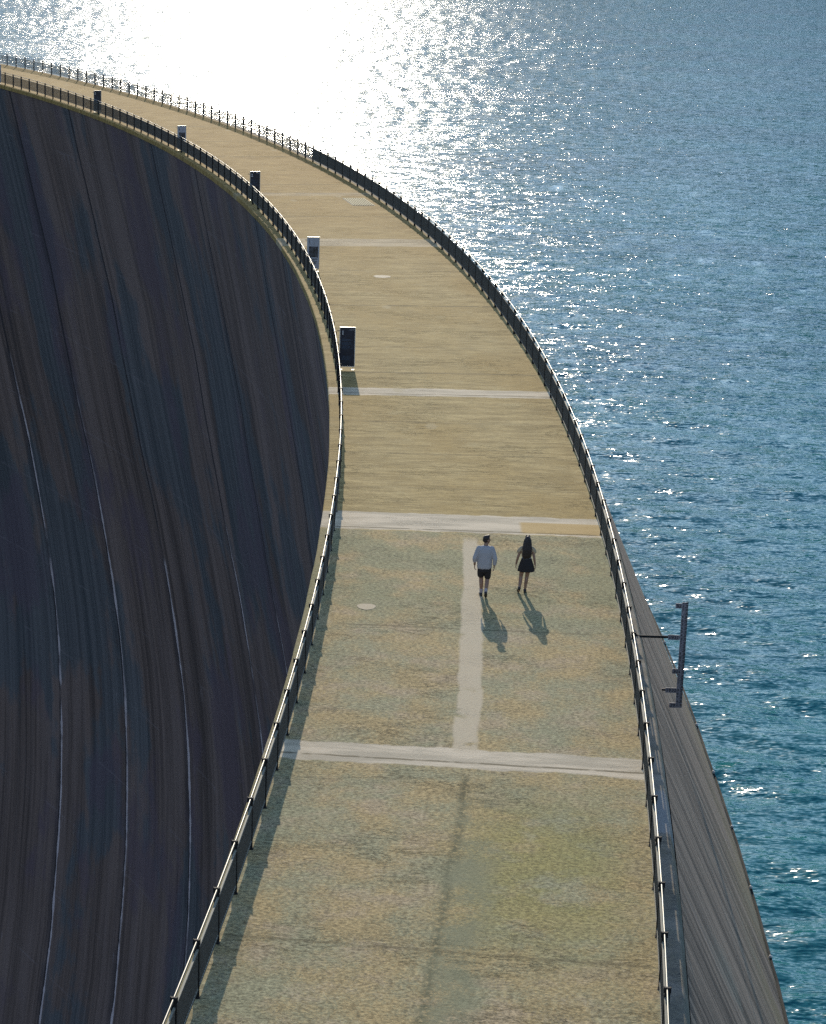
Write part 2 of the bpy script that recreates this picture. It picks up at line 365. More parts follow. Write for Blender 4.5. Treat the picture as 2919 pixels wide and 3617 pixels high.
# ------------------------------------------------------------------ the crest road (path) and the dam
NS = int((TH1 - TH0)/0.1) + 1
THS = np.linspace(TH0, TH1, NS)
def sheet(thetas, prof, svf):
    """prof(th) -> list of (off, z); svf(th, i, off, z) -> (s, v, w)"""
    P = []; A = []
    for t in thetas:
        pr = prof(t); P.append([pt(t, o, z)[:] for o, z in pr]); A.append([svf(t, i, o, z) for i, (o, z) in enumerate(pr)])
    return np.array(P), np.array(A)
chip = rng.normal(0, 1, (4, NS)); ker = np.ones(5)/5
chip = np.array([np.convolve(c, ker, 'same') for c in chip])*0.012
def deck_prof(t):
    k = int(round((t - TH0)/0.1)); k = min(max(k, 0), NS-1)
    e0 = EDGE_L + chip[0, k]; e1 = EDGE_R + chip[1, k]
    return [(e0, -0.30), (e0, -0.03), (e0 + 0.03, 0.0), (-0.1, 0.0), (1.5, 0.0), (4.0, 0.0), (6.5, 0.0), (WID + 0.08, 0.0), (e1 - 0.04, 0.0), (e1, -0.05), (e1 + 0.09, -0.30)]
P, A = sheet(THS, deck_prof, lambda t, i, o, z: (th2s(t), o, z))
deck = mesh_obj('path', grid_mesh(P, A, smooth=False), M['deck'])
tag(deck, 'sunlit pale concrete road on the dam crest, crossed by paler repair bands', kind='structure')

dam = empty('concrete_dam', pt(4, 4, -60))
tag(dam, 'tall curved concrete arch dam with a dark streaked face falling away into shade', 'dam')
DZ = np.array([0, 2.35, 4.8, 7.2, 10.3, 13.7, 16.3, 20.8, 26.7, 31, 35, 41, 46, 52.8, 58, 63, 67, 74, 79, 90, 105, 125, 150.])
DO = np.array([-.40, .12, .70, 1.28, 2.0, 2.78, 3.38, 4.2, 5.4, 6.3, 7.2, 8.3, 9.1, 10.0, 10.4, 10.58, 10.62, 10.5, 10.2, 9.3, 7.2, 3.5, -2.0])
zz = np.concatenate([np.arange(0.28, 12, 0.8), np.arange(12, 151, 2.0)])
def down_prof(t):
    k = 0.78 + 0.22*min(max((t - 10)/13.0, 0), 1.0)
    return [(EDGE_L + 0.004 + (np.interp(d, DZ, DO) + 0.40)*k, -d) for d in zz]
P, A = sheet(np.linspace(TH0, TH1, 243), down_prof, lambda t, i, o, z: (th2s(t), -z, 0))
P0 = P - np.array(dam.location)
mesh_obj('downstream_face', grid_mesh(P0, A), M['face'], dam)
def up_off(d, t=0.0): return EDGE_R + 0.452*d + 0.007*max(0.0, -t)*d
uz = np.concatenate([np.arange(0.29, 10, 0.6), np.arange(10, 60, 5.0)])
P, A = sheet(np.linspace(TH0, TH1, 243), lambda t: [(up_off(d, t) - 0.036, -d) for d in uz], lambda t, i, o, z: (th2s(t), -z, 0))
P0 = P - np.array(dam.location)
me = grid_mesh(P0, A); me.flip_normals()
mesh_obj('upstream_face', me, M['up'], dam)

# ------------------------------------------------------------------ lake and valley
def wave_field(X, Y):
    r = np.random.default_rng(5); Z = np.zeros_like(X)
    main = math.radians(-96)
    for _ in range(46):
        lam = math.exp(r.uniform(math.log(0.9), math.log(5.0)))
        a = main + r.normal(0, 0.55)
        k = 2*math.pi/lam
        amp = 0.0030*lam
        ph = k*(X*math.cos(a) + Y*math.sin(a)) + r.uniform(0, 6.283)
        s = np.sin(ph); Z += amp*(s + 0.22*np.cos(2*ph))
    return Z
def lake():
    nd, na = 900, 900
    i = np.linspace(0, 1, nd)
    inv = 1/38.0 + (1/620.0 - 1/38.0)*i
    D = 1/inv
    a = np.radians(np.linspace(-16, 15, na))
    DD, AA = np.meshgrid(D, a, indexing='ij')
    X = DD*np.sin(AA); Y = DD*np.cos(AA)
    Z = WATER + wave_field(X, Y)
    edge = np.zeros_like(X, bool); edge[0, :] = edge[-1, :] = True; edge[:, 0] = edge[:, -1] = True
    Z[edge] = WATER
    V = np.stack([X, Y, Z], -1).reshape(-1, 3)
    idx = np.arange(nd*na).reshape(nd, na)
    Q = np.stack([idx[:-1, :-1], idx[:-1, 1:], idx[1:, 1:], idx[1:, :-1]], -1).reshape(-1, 4)
    th = np.degrees(np.arctan2(V[:, 1] - CY, V[:, 0] - CX)); rr = np.hypot(V[:, 0] - CX, V[:, 1] - CY)
    ok = (rr > rf(np.clip(th, TH0, TH1)) + EDGE_R + 1.2)
    Q = Q[ok[Q].any(1)]
    # the calm outer sheet, round the fine patch
    D2 = np.array([620., 800, 1100, 1600, 2400, 3600, 5200]); A2 = np.radians(np.linspace(-16, 15, 12))
    outer = []
    def add(Xg, Yg):
        nonlocal V, Q
        n, m = Xg.shape; base = len(V)
        V = np.concatenate([V, np.stack([Xg, Yg, np.full_like(Xg, WATER)], -1).reshape(-1, 3)])
        ix = base + np.arange(n*m).reshape(n, m)
        q = np.stack([ix[:-1, :-1], ix[:-1, 1:], ix[1:, 1:], ix[1:, :-1]], -1).reshape(-1, 4)
        t = np.degrees(np.arctan2(V[:, 1] - CY, V[:, 0] - CX)); r2 = np.hypot(V[:, 0] - CX, V[:, 1] - CY)
        okk = r2 > rf(np.clip(t, TH0, TH1)) + EDGE_R + 1.2
        Q = np.concatenate([Q, q[okk[q].all(1)]])
    g = np.meshgrid(D2, A2, indexing='ij'); add(g[0]*np.sin(g[1]), g[0]*np.cos(g[1]))
    Ds = np.concatenate([np.linspace(38, 200, 40), np.linspace(210, 620, 20), D2[1:]])
    for lo, hi in ((15, 85), (-75, -16)):
        g = np.meshgrid(Ds, np.radians(np.linspace(lo, hi, 80)), indexing='ij'); add(g[0]*np.sin(g[1]), g[0]*np.cos(g[1]))
    used = np.unique(Q); rem = np.full(len(V), -1); rem[used] = np.arange(len(used))
    me = raw_mesh(bpy.data.meshes.new('lake'), V[used], rem[Q])
    if sum(p.normal.z for p in me.polygons[:50]) < 0: me.flip_normals()
    return me
wat = mesh_obj('water', lake(), M['water'])
tag(wat, 'rippled blue reservoir water glittering white under the low sun', kind='structure')

def hills():  # unseen ridge, added and its height set to darken the lake's reflections
    n = 260; a = np.linspace(0, 2*math.pi, n); r = np.random.default_rng(3)
    prof = sum(r.uniform(.5, 1)*np.sin(k*a + r.uniform(0, 6.28))/k**.7 for k in range(2, 40))
    top = 430 + 70*prof
    rows = []
    for f, rad in ((0, 2300), (.25, 2420), (.5, 2560), (.75, 2720), (1, 2900), (.9, 3300)):
        j = r.normal(0, 14, n)*(f > 0); j[-1] = j[0]
        rows.append(np.stack([CX + (rad + j)*np.cos(a), CY + (rad + j)*np.sin(a), -160 + (top + 160 + j)*f], -1))
    return grid_mesh(np.array(rows), smooth=True)
def hill_mat():
    b = NB('mountain_side'); tc = b.n('NewGeometry').outputs['Position']
    nz = b.noise(tc, 0.006, 8, .62)
    b.bsdf(b.mix(b.ss(nz, .40, .60), (0.045, 0.060, 0.035), (0.20, 0.19, 0.18)), 0.95, 0, 0.2); return b.mat
def ground_mat():
    b = NB('valley_ground'); tc = b.n('NewGeometry').outputs['Position']
    nz = b.noise(tc, 0.03, 6, .6)
    b.bsdf(b.mix(b.ss(nz, .35, .65), (0.045, 0.055, 0.03), (0.16, 0.15, 0.13)), 0.9, 0, 0.3); return b.mat
gx = np.linspace(-2500, 2500, 60); gX, gY = np.meshgrid(gx, gx, indexing='ij')
gZ = -150 + 10*np.sin(gX*0.013)*np.cos(gY*0.011)
gp = np.stack([gX, gY, gZ], -1)
gr = mesh_obj('ground', grid_mesh(gp), ground_mat())
tag(gr, 'dark valley floor far below the dry side of the dam', kind='structure')

hl = mesh_obj('hills', hills(), hill_mat())
tag(hl, 'unseen mountain slopes round the reservoir and the valley, added to darken the water', kind='structure')

# ------------------------------------------------------------------ railings
def post_mesh():
    bm = bmesh.new()                      # x: across the railing (0 = centre), y: along it
    box(bm, (0, 0, 0.50), (0.10, 0.045, 1.00), bev=0.004)
    box(bm, (0.0, 0, 0.006), (0.13, 0.10, 0.012), bev=0.003)
    return from_bm(bm)
def cap_mesh():
    bm = bmesh.new()
    box(bm, (0, 0, 1.045), (0.125, 0.06, 0.10), bev=0.008)
    for x in (-0.058, 0.058): box(bm, (x, 0, 1.095), (0.012, 0.045, 0.02), bev=0.003)
    return from_bm(bm)
def panel_mesh(L, side, wire=False):
    bm = bmesh.new(); x0 = 0.018*side
    for z, h, d in ((0.905, 0.022, 0.052), (0.165, 0.022, 0.045)):
        box(bm, (x0, L/2, z), (d, L - 0.05, h), bev=0.003)
    n = 20
    for k in range(n):
        y = 0.04 + (L - 0.08)*k/(n-1)
        box(bm, (x0, y, 0.535), (0.020 if wire else 0.024, 0.012, 0.73))
    return from_bm(bm)
def panel_rails(L, side):
    bm = bmesh.new(); x0 = 0.018*side
    for z, h, d in ((0.9205, 0.008, 0.056), (0.1805, 0.008, 0.047)):
        box(bm, (x0, L/2, z), (d*0.72, L - 0.046, h), bev=0.002)
    return from_bm(bm)
PM, CM = post_mesh(), cap_mesh()
def railing(name, off, ths, side, label, special=None):
    """side: +1 when the road lies on the +x side of the railing"""
    mid = ths[len(ths)//2]; root = empty(name, pt(mid, off, 0)); tag(root, label, 'railing', 'railings along the dam crest')
    L = (pt(ths[1], off) - pt(ths[0], off)).length
    pn = panel_mesh(L, side); pr = panel_rails(L, side); pw = panel_mesh(L, side, True)
    p0 = mesh_obj('post', PM, M['black'], root); c0 = mesh_obj('cap', CM, M['black'], p0)
    n0 = mesh_obj('infill_panel', pn, M['bars'], root); r0 = mesh_obj('rail_bar', pr, M['barflat'], n0)
    pw.materials.append(M['bars'])
    base = root.location
    for i, t in enumerate(ths):
        a = tangent(t) - math.pi/2
        if i == 0: p = p0
        else:
            p = p0.copy(); p.parent = root; link(p)
            c = c0.copy(); c.parent = p; link(c)
        p.location = pt(t, off) - base; p.rotation_euler = (random.uniform(-.006, .006), random.uniform(-.008, .008), a)
        if i < len(ths) - 1:
            d = pt(ths[i+1], off) - pt(t, off)
            if i == 0: n = n0
            else:
                n = n0.copy(); n.parent = root; link(n)
                r = r0.copy(); r.parent = n; link(r)
            n.location = pt(t, off) - base; n.rotation_euler = (0, 0, math.atan2(d.y, d.x) - math.pi/2)
            if special and special(i): n.data = pw
    bm = bmesh.new(); pts = []
    for i, t in enumerate(ths): pts.append(pt(t, off, 1.062) - base)
    tube(bm, pts, 0.0205, 12)
    mesh_obj('handrail', from_bm(bm, True), M['galv'], root)
    return root
TL = [2.8465 + 0.4087*n for n in range(-31, 66)]
TR = [7.943 + 0.3931*m for m in range(-40, 62)]
railing('dry_side_railing', 0.0, TL, 1, 'dark metal railing on the dry side of the crest, above the shaded dam face')
railing('water_side_railing', WID, TR, -1, 'dark metal railing along the lake side of the crest, in front of the glittering water', lambda i: (i - 40) >= 23)

# ------------------------------------------------------------------ camera (solved from the photograph's railings)
PITCH, ROLL, HCAM = 0.263595381, 0.0336981113, 18.7556755
F = Vector((0, math.cos(PITCH), -math.sin(PITCH))); Rt = Vector((1, 0, 0)); Up = Rt.cross(F)
R2 = Rt*math.cos(ROLL) + Up*math.sin(ROLL); U2 = -Rt*math.sin(ROLL) + Up*math.cos(ROLL)
cam_d = bpy.data.cameras.new('camera'); cam = link(bpy.data.objects.new('camera', cam_d))
cam_d.sensor_fit = 'VERTICAL'; cam_d.sensor_height = 36; cam_d.sensor_width = 36*2919/3617
cam_d.lens = 36*8271/3617; cam_d.clip_start = 0.5; cam_d.clip_end = 20000
mw = Matrix.Identity(4)
for i, v in enumerate((R2, U2, -F)):
    for k in range(3): mw[k][i] = v[k]
mw[2][3] = HCAM
cam.matrix_world = mw; scn.camera = cam

# ------------------------------------------------------------------ information signs
def text_lines(w, rows, seed, hgt=0.010):
    rr = random.Random(seed); bm = bmesh.new()
    for (z, n) in rows:
        for k in range(n):
            ww = w*rr.uniform(0.72, 1.0) if k < n-1 else w*rr.uniform(.3, .7)
            box(bm, (-w/2 + ww/2, -0.0145, z - k*hgt*2.1), (ww, 0.003, hgt))
    return from_bm(bm)
def sign(x, y, rz, dark, digit, label, seed):
    root = empty('info_sign', (x, y, 0), rz)
    tag(root, label, 'sign', 'information signs along the dry side railing')
    W_, B0, B1 = 0.575, 0.145, 1.68
    bm = bmesh.new(); box(bm, (0, 0, (B0+B1)/2), (W_, 0.022, B1-B0), bev=0.003)
    mesh_obj('board', from_bm(bm), M['navy' if dark else 'gpan'], root)
    bm = bmesh.new()
    for sx in (-1, 1): box(bm, (sx*(W_/2+0.013), 0.003, (B0+B1)/2), (0.025, 0.040, B1-B0+0.05), bev=0.003)
    box(bm, (0, 0.003, B1+0.013), (W_, 0.040, 0.025), bev=0.003); box(bm, (0, 0.003, B0-0.013), (W_, 0.036, 0.022), bev=0.003)
    mesh_obj('frame', from_bm(bm), M['alu'], root)
    for sx in (-1, 1):
        bm = bmesh.new(); box(bm, (sx*(W_/2-0.05), 0.005, B0/2), (0.03, 0.03, B0), bev=0.003)
        box(bm, (sx*(W_/2-0.05), 0.005, 0.005), (0.09, 0.12, 0.010), bev=0.002)
        mesh_obj('leg', from_bm(bm), M['alu'], root)
    for z in (1.55, 1.0):
        bm = bmesh.new(); tube(bm, [(-W_/2-0.02, 0.01, z), (-W_/2-0.13, 0.01, z)], 0.014, 8)
        mesh_obj('bracket', from_bm(bm, True), M['black'], root)
    if digit:
        me = text_mesh(digit, 0.25); me.transform(Matrix.Rotation(math.pi/2, 4, 'X')); me.transform(Matrix.Translation((-0.185, -0.0135, 1.47)))
        mesh_obj('number', me, M['pale' if dark else 'ink'], root)
    if dark:
        mesh_obj('text_block', text_lines(0.44, ((1.22, 3), (1.10, 5), (0.93, 4), (0.55, 6)), seed, .014), M['dimtxt'], root)
        bm = bmesh.new(); box(bm, (0.165, -0.0135, 1.60), (0.19, 0.003, 0.018)); mesh_obj('heading_line', from_bm(bm), M['gpan'], root)
    else:
        bm = bmesh.new(); n = 14; rr = random.Random(seed)
        box(bm, (0.015, -0.0135, 0.965), (0.45, 0.003, 0.53))
        mesh_obj('picture', from_bm(bm), M['photo'], root)
        mesh_obj('text_block', text_lines(0.44, ((0.62, 4), (0.50, 6)), seed, .013), M['ink'], root)
    return root
def unproj(u, v, z):
    d = F + R2*((u - 1459.5)/8271) - U2*((v - 1808.5)/8271)
    t = (z - HCAM)/d.z
    return Vector((0, 0, HCAM)) + d*t
for u, v, dk, dg, lab, sd in (
    (1229, 1156, True, '1', 'nearest dark blue sign, its white 1 above lines of dim text', 1),
    (1108, 837, False, '1', 'grey sign with a black 1 above a dark photograph', 2),
    (902, 606, True, '2', 'dark sign with a white 2, between the two grey numbered signs', 3),
    (643, 444, False, '2', 'small grey sign with a dark 2, behind the far railing', 4),
    (345, 320, True, '3', 'farthest dark sign, small and almost black above the railing', 5),
    (-8, 228, False, None, 'grey sign with a black picture at the far end, cut by the photo edge', 6)):
    p = unproj(u, v, 1.70)
    t = math.degrees(math.atan2(p.y - CY, p.x - CX))
    sign(p.x, p.y, R_(t), dk, dg, lab, sd)

# ------------------------------------------------------------------ flush things on the road
def disc(name, u, v, ru, rv, label, seed):
    p = unproj(u, v, 0); t = math.atan2(p.y - CY, p.x - CX); rr = random.Random(seed)
    bm = bmesh.new(); n = 36; top = []; bot = []
    ph = [rr.uniform(0, 6.28) for _ in range(4)]
    for k in range(n):
        a = 2*math.pi*k/n; w = 1 + 0.05*math.sin(3*a+ph[0]) + 0.03*math.sin(7*a+ph[1])
        top.append(bm.verts.new((ru*w*math.cos(a), rv*w*math.sin(a), 0.008))); bot.append(bm.verts.new((ru*w*1.02*math.cos(a), rv*w*1.02*math.sin(a), -0.01)))
    bm.faces.new(top)
    for k in range(n): bm.faces.new((bot[k], bot[(k+1) % n], top[(k+1) % n], top[k]))
    o = mesh_obj(name, from_bm(bm), M['cover']); o.location = p; o.rotation_euler = (0, 0, t)
    tag(o, label, 'cover', 'round covers set into the road')
disc('round_cover', 1350, 977, 0.42, 0.40, 'pale round cover in the smooth road beyond the nearest signs', 1)
disc('round_cover', 1295, 2143, 0.25, 0.27, 'ragged pale round patch in the rough road left of the walking man', 2)
p = unproj(1267, 713, 0); t = math.degrees(math.atan2(p.y - CY, p.x - CX))
gr_ = empty('drain_grate', p, R_(t)); tag(gr_, 'striped metal drain grate let into the road near the lake side railing', 'grate')
bm = bmesh.new(); box(bm, (0, 0, 0.003), (1.36, 3.3, 0.006)); mesh_obj('pit', from_bm(bm), M['pit'], gr_)  # flat dark sheet on the road; the pit's shade is in its colour
for k in range(9):
    bm = bmesh.new(); box(bm, (-0.58 + 0.145*k, 0, 0.018), (0.078, 3.1, 0.024), bev=0.004); mesh_obj('bar', from_bm(bm), M['grate'], gr_)

# ------------------------------------------------------------------ pipe along the waterline
pr_ = empty('water_pipe', pt(-2, up_off(7.55, -2) + 0.03, -7.55)); tag(pr_, 'thin black pipe clamped along the lake face just above the waterline', 'pipe')
bm = bmesh.new(); pts = []
for k in range(150):
    t = -11 + 17*k/149; d = 7.62 + 0.05*math.sin(k*0.9) + 0.03*math.sin(k*2.3)
    pts.append(pt(t, up_off(d, t) + 0.02, -d) - pr_.location)
tube(bm, pts, 0.035, 8); mesh_obj('hose', from_bm(bm, True), M['pipe'], pr_)
for k in range(8):
    t = -2.6 + 0.78*k + 0.05*math.sin(k*3.1); d = 7.58; bm = bmesh.new()
    a = tangent(t) - math.pi/2
    box(bm, (0.01, 0, 0), (0.09, 0.09, 0.09), Matrix.Translation(pt(t, up_off(d, t)+0.02, -d) - pr_.location) @ Matrix.Rotation(a, 4, 'Z') @ Matrix.Rotation(-1.1, 4, 'Y'), bev=0.02)
    mesh_obj('clamp', from_bm(bm), M['clamp'], pr_)

# ------------------------------------------------------------------ water gauge
TG = -2.096; GO = WID + 1.52; rg = R_(TG)
gg = empty('water_gauge', pt(TG, GO, -1.92), rg)
tag(gg, 'tall dark graduated water gauge board held out over the lake by steel arms', 'gauge')
HG = 2.88
bm = bmesh.new(); box(bm, (0, 0, HG/2), (0.165, 0.02, HG), bev=0.003); mesh_obj('board', from_bm(bm), M['gauge'], gg)
bm = bmesh.new()
nz = 29
for k in range(nz):
    z = 0.04 + k*0.1
    for j, w in ((0, .075), (1, .05), (2, .06)):
        box(bm, (0.078 - w/2, -0.0125, z + 0.012 + j*0.028), (w, 0.004, 0.014))
    box(bm, (0.074, -0.0125, z + 0.04), (0.012, 0.004, 0.06))
mesh_obj('graduation_marks', from_bm(bm), M['ink'], gg)
digs = []
for k in range(nz):
    n = (5 + k) % 10
    if n == 0: continue
    me = text_mesh(str(n), 0.10); me.transform(Matrix.Rotation(math.pi/2, 4, 'X')); me.transform(Matrix.Translation((-0.042, -0.0125, 0.085 + k*0.1))); digs.append(me)
bm = bmesh.new()
for me in digs: bm.from_mesh(me)
mesh_obj('gauge_numerals', from_bm(bm), M['ink'], gg)
for s_, z, x0, plate in (('1931', 1.92, -0.24, True), ('1930', 0.47, -0.22, True), ('32', 2.78, -0.16, False), ('30', 1.00, -0.14, False), ('29', 0.06, -0.16, False)):
    me = text_mesh(s_, 0.135); me.transform(Matrix.Rotation(math.pi/2, 4, 'X')); me.transform(Matrix.Translation((x0, -0.014, z)))
    w = 0.30 if plate else 0.17
    bm = bmesh.new(); box(bm, (x0, 0, z), (w, 0.018, 0.135), bev=0.002)
    o = mesh_obj('level_plate', from_bm(bm), M['gauge'], gg); mesh_obj('level_numerals', me, M['ink'], o)
bm = bmesh.new()
tube(bm, [(-1.20, 0.03, 1.90), (-0.05, 0.03, 1.92)], 0.034, 10)
box(bm, (-1.2, 0.03, 1.90), (0.03, 0.16, 0.16), bev=0.004)
mesh_obj('arm', from_bm(bm), M['black'], gg)
bm = bmesh.new(); tube(bm, [(-0.60, 0.03, 0.47), (-0.05, 0.03, 0.47)], 0.034, 10); box(bm, (-0.59, 0.03, 0.45), (0.04, 0.16, 0.18), bev=0.004)
mesh_obj('arm', from_bm(bm), M['rust'], gg)

# ------------------------------------------------------------------ two walkers
def capsule(bm, a, b, ra, rb, n=14):
    a, b = Vector(a), Vector(b)
    for p, r in ((a, ra), (b, rb)):
        q = bmesh.ops.create_icosphere(bm, subdivisions=2, radius=r)['verts']; bmesh.ops.translate(bm, vec=p, verts=q)
    tube(bm, [a, b], [ra, rb], n)
def chain(bm, pts):
    for (a, ra), (b, rb) in zip(pts, pts[1:]): capsule(bm, a, b, ra, rb)
def ellip(bm, c, s, rz=0.0, rx=0.0):
    q = bmesh.ops.create_icosphere(bm, subdivisions=3, radius=1.0)['verts']
    bmesh.ops.transform(bm, matrix=Matrix.Translation(c) @ Matrix.Rotation(rz, 4, 'Z') @ Matrix.Rotation(rx, 4, 'X') @ Matrix.Diagonal((*s, 1)), verts=q)
def loft(bm, rings, n=40, wav=0.0, wn=9, ph=0.0):
    rs = []
    for (c, rx, ry) in rings:
        c = Vector(c); rs.append([bm.verts.new(c + Vector((rx*(1+wav*math.sin(wn*t+ph+c.z*3))*math.cos(t), ry*(1+wav*math.sin(wn*t+ph+c.z*3))*math.sin(t), 0))) for t in [2*math.pi*k/n for k in range(n)]])
    for r0, r1 in zip(rs, rs[1:]):
        for k in range(n): bm.faces.new((r0[k], r0[(k+1) % n], r1[(k+1) % n], r1[k]))
    bm.faces.new(rs[0][::-1]); bm.faces.new(rs[-1])
def fuse(name, bm, mat, parent, voxel=0.007, smooth=6):
    bmesh.ops.recalc_face_normals(bm, faces=bm.faces)
    me = bpy.data.meshes.new('f'); bm.to_mesh(me); bm.free()
    o = link(bpy.data.objects.new('f', me))
    r = o.modifiers.new('r', 'REMESH'); r.mode = 'VOXEL'; r.voxel_size = voxel; r.use_smooth_shade = True
    if smooth:
        s = o.modifiers.new('s', 'SMOOTH'); s.factor = 0.5; s.iterations = smooth
    dg = bpy.context.evaluated_depsgraph_get()
    m2 = bpy.data.meshes.new_from_object(o.evaluated_get(dg)); bpy.data.objects.remove(o)
    m2.polygons.foreach_set('use_smooth', [True]*len(m2.polygons))
    return mesh_obj(name, m2, mat, parent)
def hand(bm, wrist, d, side, scale=1.0):
    """palm, four unequal bent fingers and a thumb; d = direction of the forearm, fingers curl forwards (+y)"""
    w = Vector(wrist); d = Vector(d).normalized(); fwd = Vector((0, 1, 0)); out = Vector((side, 0, 0))
    s = scale
    across = fwd                              # fingers lie side by side from front to back
    palm = w + d*0.05*s
    for k in (-1, 0, 1): capsule(bm, w + d*0.005*s + across*0.014*k*s, palm + d*0.04*s + across*0.024*k*s, 0.015*s, 0.013*s, 8)
    for k, ln in enumerate((0.068, 0.078, 0.073, 0.058)):
        b0 = palm + d*0.045*s + across*(0.030 - 0.021*k)*s
        k1 = b0 + (d*0.9 - out*0.25).normalized()*ln*0.5*s
        k2 = k1 + (d*0.7 - out*0.7).normalized()*ln*0.32*s
        k3 = k2 + (d*0.35 - out*0.9).normalized()*ln*0.25*s
        chain(bm, [(b0, 0.0095*s), (k1, 0.0088*s), (k2, 0.008*s), (k3, 0.0072*s)])
    t0 = palm + across*0.028*s - d*0.02*s; t1 = t0 + (across*0.75 + d*0.6 - out*0.15).normalized()*0.036*s; t2 = t1 + (d*0.9 + across*0.3 - out*0.3).normalized()*0.028*s
    chain(bm, [(t0, 0.013*s), (t1, 0.0105*s), (t2, 0.0085*s)])
def head(bm, c, turn, s=1.0):
    """skull, jaw, nose, lips, brow and ears; turn = yaw of the face, 0 looks along +y"""
    q0 = len(bm.verts); m = Matrix.Translation(c) @ Matrix.Rotation(turn, 4, 'Z') @ Matrix.Scale(s, 4)
    b2 = bmesh.new()
    ellip(b2, (0, -0.012, 0.035), (0.076, 0.095, 0.088)); ellip(b2, (0, 0.022, -0.035), (0.058, 0.066, 0.078))
    ellip(b2, (0, 0.058, -0.085), (0.026, 0.024, 0.022))
    chain(b2, [((0, 0.088, 0.012), 0.009), ((0, 0.106, -0.022), 0.013)])
    ellip(b2, (0, 0.084, -0.052), (0.024, 0.011, 0.010)); ellip(b2, (0, 0.084, 0.022), (0.05, 0.010, 0.010))
    for x in (-1, 1):
        ellip(b2, (x*0.078, -0.005, -0.008), (0.010, 0.020, 0.032)); ellip(b2, (x*0.030, 0.084, 0.002), (0.012, 0.006, 0.006))
    bmesh.ops.transform(b2, matrix=m, verts=b2.verts)
    me = bpy.data.meshes.new('h'); b2.to_mesh(me); b2.free(); bm.from_mesh(me); bpy.data.meshes.remove(me)
def shoe(name, heel, toe, mat, parent, wid=0.046, hi=0.085):
    heel, toe = Vector(heel), Vector(toe); d = (toe - heel); L = d.length; d.normalize()
    up = Vector((0, 0, 1)); up = (up - d*up.dot(d)).normalized()
    bm = bmesh.new(); H = lambda f, u: heel + d*L*f + up*u
    chain(bm, [(H(0.08, .042), .040), (H(.35, .045), .042), (H(.72, .036), .046), (H(.93, .030), .036)])
    chain(bm, [(H(0.10, .05), .040), (H(0.14, hi), .039)])
    return fuse(name, bm, mat, parent, 0.007, 4)

PMAT = dict(skin=simple('tanned_skin', (0.27, 0.145, 0.09), 0.5, 0, .06, 30), hair=simple('dark_hair', (0.018, 0.009, 0.006), 0.6, 0, .5, 60),
    sweat=simple('pale_grey_sweater', (0.36, 0.335, 0.335), 0.85, 0, .05, 40, bump=.3), shorts=simple('black_cloth', (0.013, 0.009, 0.008), 0.8, 0, .3, 30, bump=.3),
    sock=simple('pale_sock', (0.36, 0.30, 0.30), 0.85, 0, .08, 60), shoe=simple('dark_shoe', (0.016, 0.012, 0.012), 0.55, 0, .3, 20),
    top=simple('beige_top', (0.40, 0.30, 0.185), 0.85, 0, .06, 40, bump=.3), belt=simple('grey_waistband', (0.20, 0.20, 0.21), 0.8, 0, .1, 40),
    lens=simple('dark_lens', (0.01, 0.01, 0.01), 0.12, 0, .1, 10))

man = empty('person', (1.99, 60.95, 0.0), 0.0)
tag(man, 'walking man in a pale grey sweater and black shorts, looking to his right', 'person', 'couple walking away along the crest')
bm = bmesh.new()
head(bm, (0.035, 0.03, 1.585), R_(-62), 1.0)
chain(bm, [((0.005, 0.0, 1.38), 0.062), ((0.02, 0.015, 1.50), 0.055)])
loft(bm, [((0, 0, .86), .145, .11), ((0, 0, .96), .155, .115), ((0, 0, 1.10), .140, .105), ((0, 0, 1.25), .165, .115), ((0, 0, 1.36), .165, .10), ((0, 0, 1.42), .10, .07)])
chain(bm, [((-.175, 0, 1.36), .058), ((-.265, -.03, 1.10), .044), ((-.272, .02, .885), .030)]); hand(bm, (-.272, .02, .885), (0.04, .12, -1), -1)
chain(bm, [((.185, 0, 1.36), .058), ((.268, -.06, 1.10), .044), ((.262, -.04, .885), .030)]); hand(bm, (.262, -.04, .885), (-.05, .10, -1), 1)
chain(bm, [((-.085, 0, .90), .090), ((-.078, .06, .50), .058), ((-.072, .03, .36), .056), ((-.062, .02, .10), .037), ((-.062, .10, .06), .035)])
chain(bm, [((.085, 0, .90), .090), ((.088, .01, .49), .058), ((.075, -.09, .37), .056), ((.050, -.26, .19), .037), ((.052, -.21, .11), .035)])
fuse('body', bm, PMAT['skin'], man, 0.006, 3)
bm = bmesh.new()
loft(bm, [((-.005, 0, .79), .185, .125), ((-.005, 0, .83), .200, .140), ((-.005, 0, .95), .205, .145), ((0, 0, 1.12), .205, .142), ((0, 0, 1.26), .212, .140), ((0, 0, 1.35), .205, .122), ((0, 0, 1.405), .150, .095), ((.004, .005, 1.44), .078, .072)], wav=.012, wn=7)
chain(bm, [((-.165, 0, 1.355), .078), ((-.215, -.01, 1.24), .072), ((-.275, -.035, 1.08), .064), ((-.275, -.01, 1.00), .056)])
chain(bm, [((.175, 0, 1.355), .078), ((.225, -.02, 1.24), .072), ((.275, -.06, 1.08), .064), ((.268, -.045, .935), .050)])
fuse('sweater', bm, PMAT['sweat'], man, 0.009, 5)
bm = bmesh.new()
loft(bm, [((-.01, 0, .70), .178, .125), ((-.005, 0, .80), .182, .13), ((0, 0, .93), .172, .125)])
chain(bm, [((-.085, 0, .82), .105), ((-.092, .02, .70), .100), ((-.095, .035, .60), .094)]); chain(bm, [((.085, 0, .82), .105), ((.090, .01, .68), .098), ((.094, .015, .555), .088)])
fuse('shorts', bm, PMAT['shorts'], man, 0.009, 5)
bm = bmesh.new(); m_ = Matrix.Translation((0.035, 0.03, 1.585)) @ Matrix.Rotation(R_(-62), 4, 'Z')
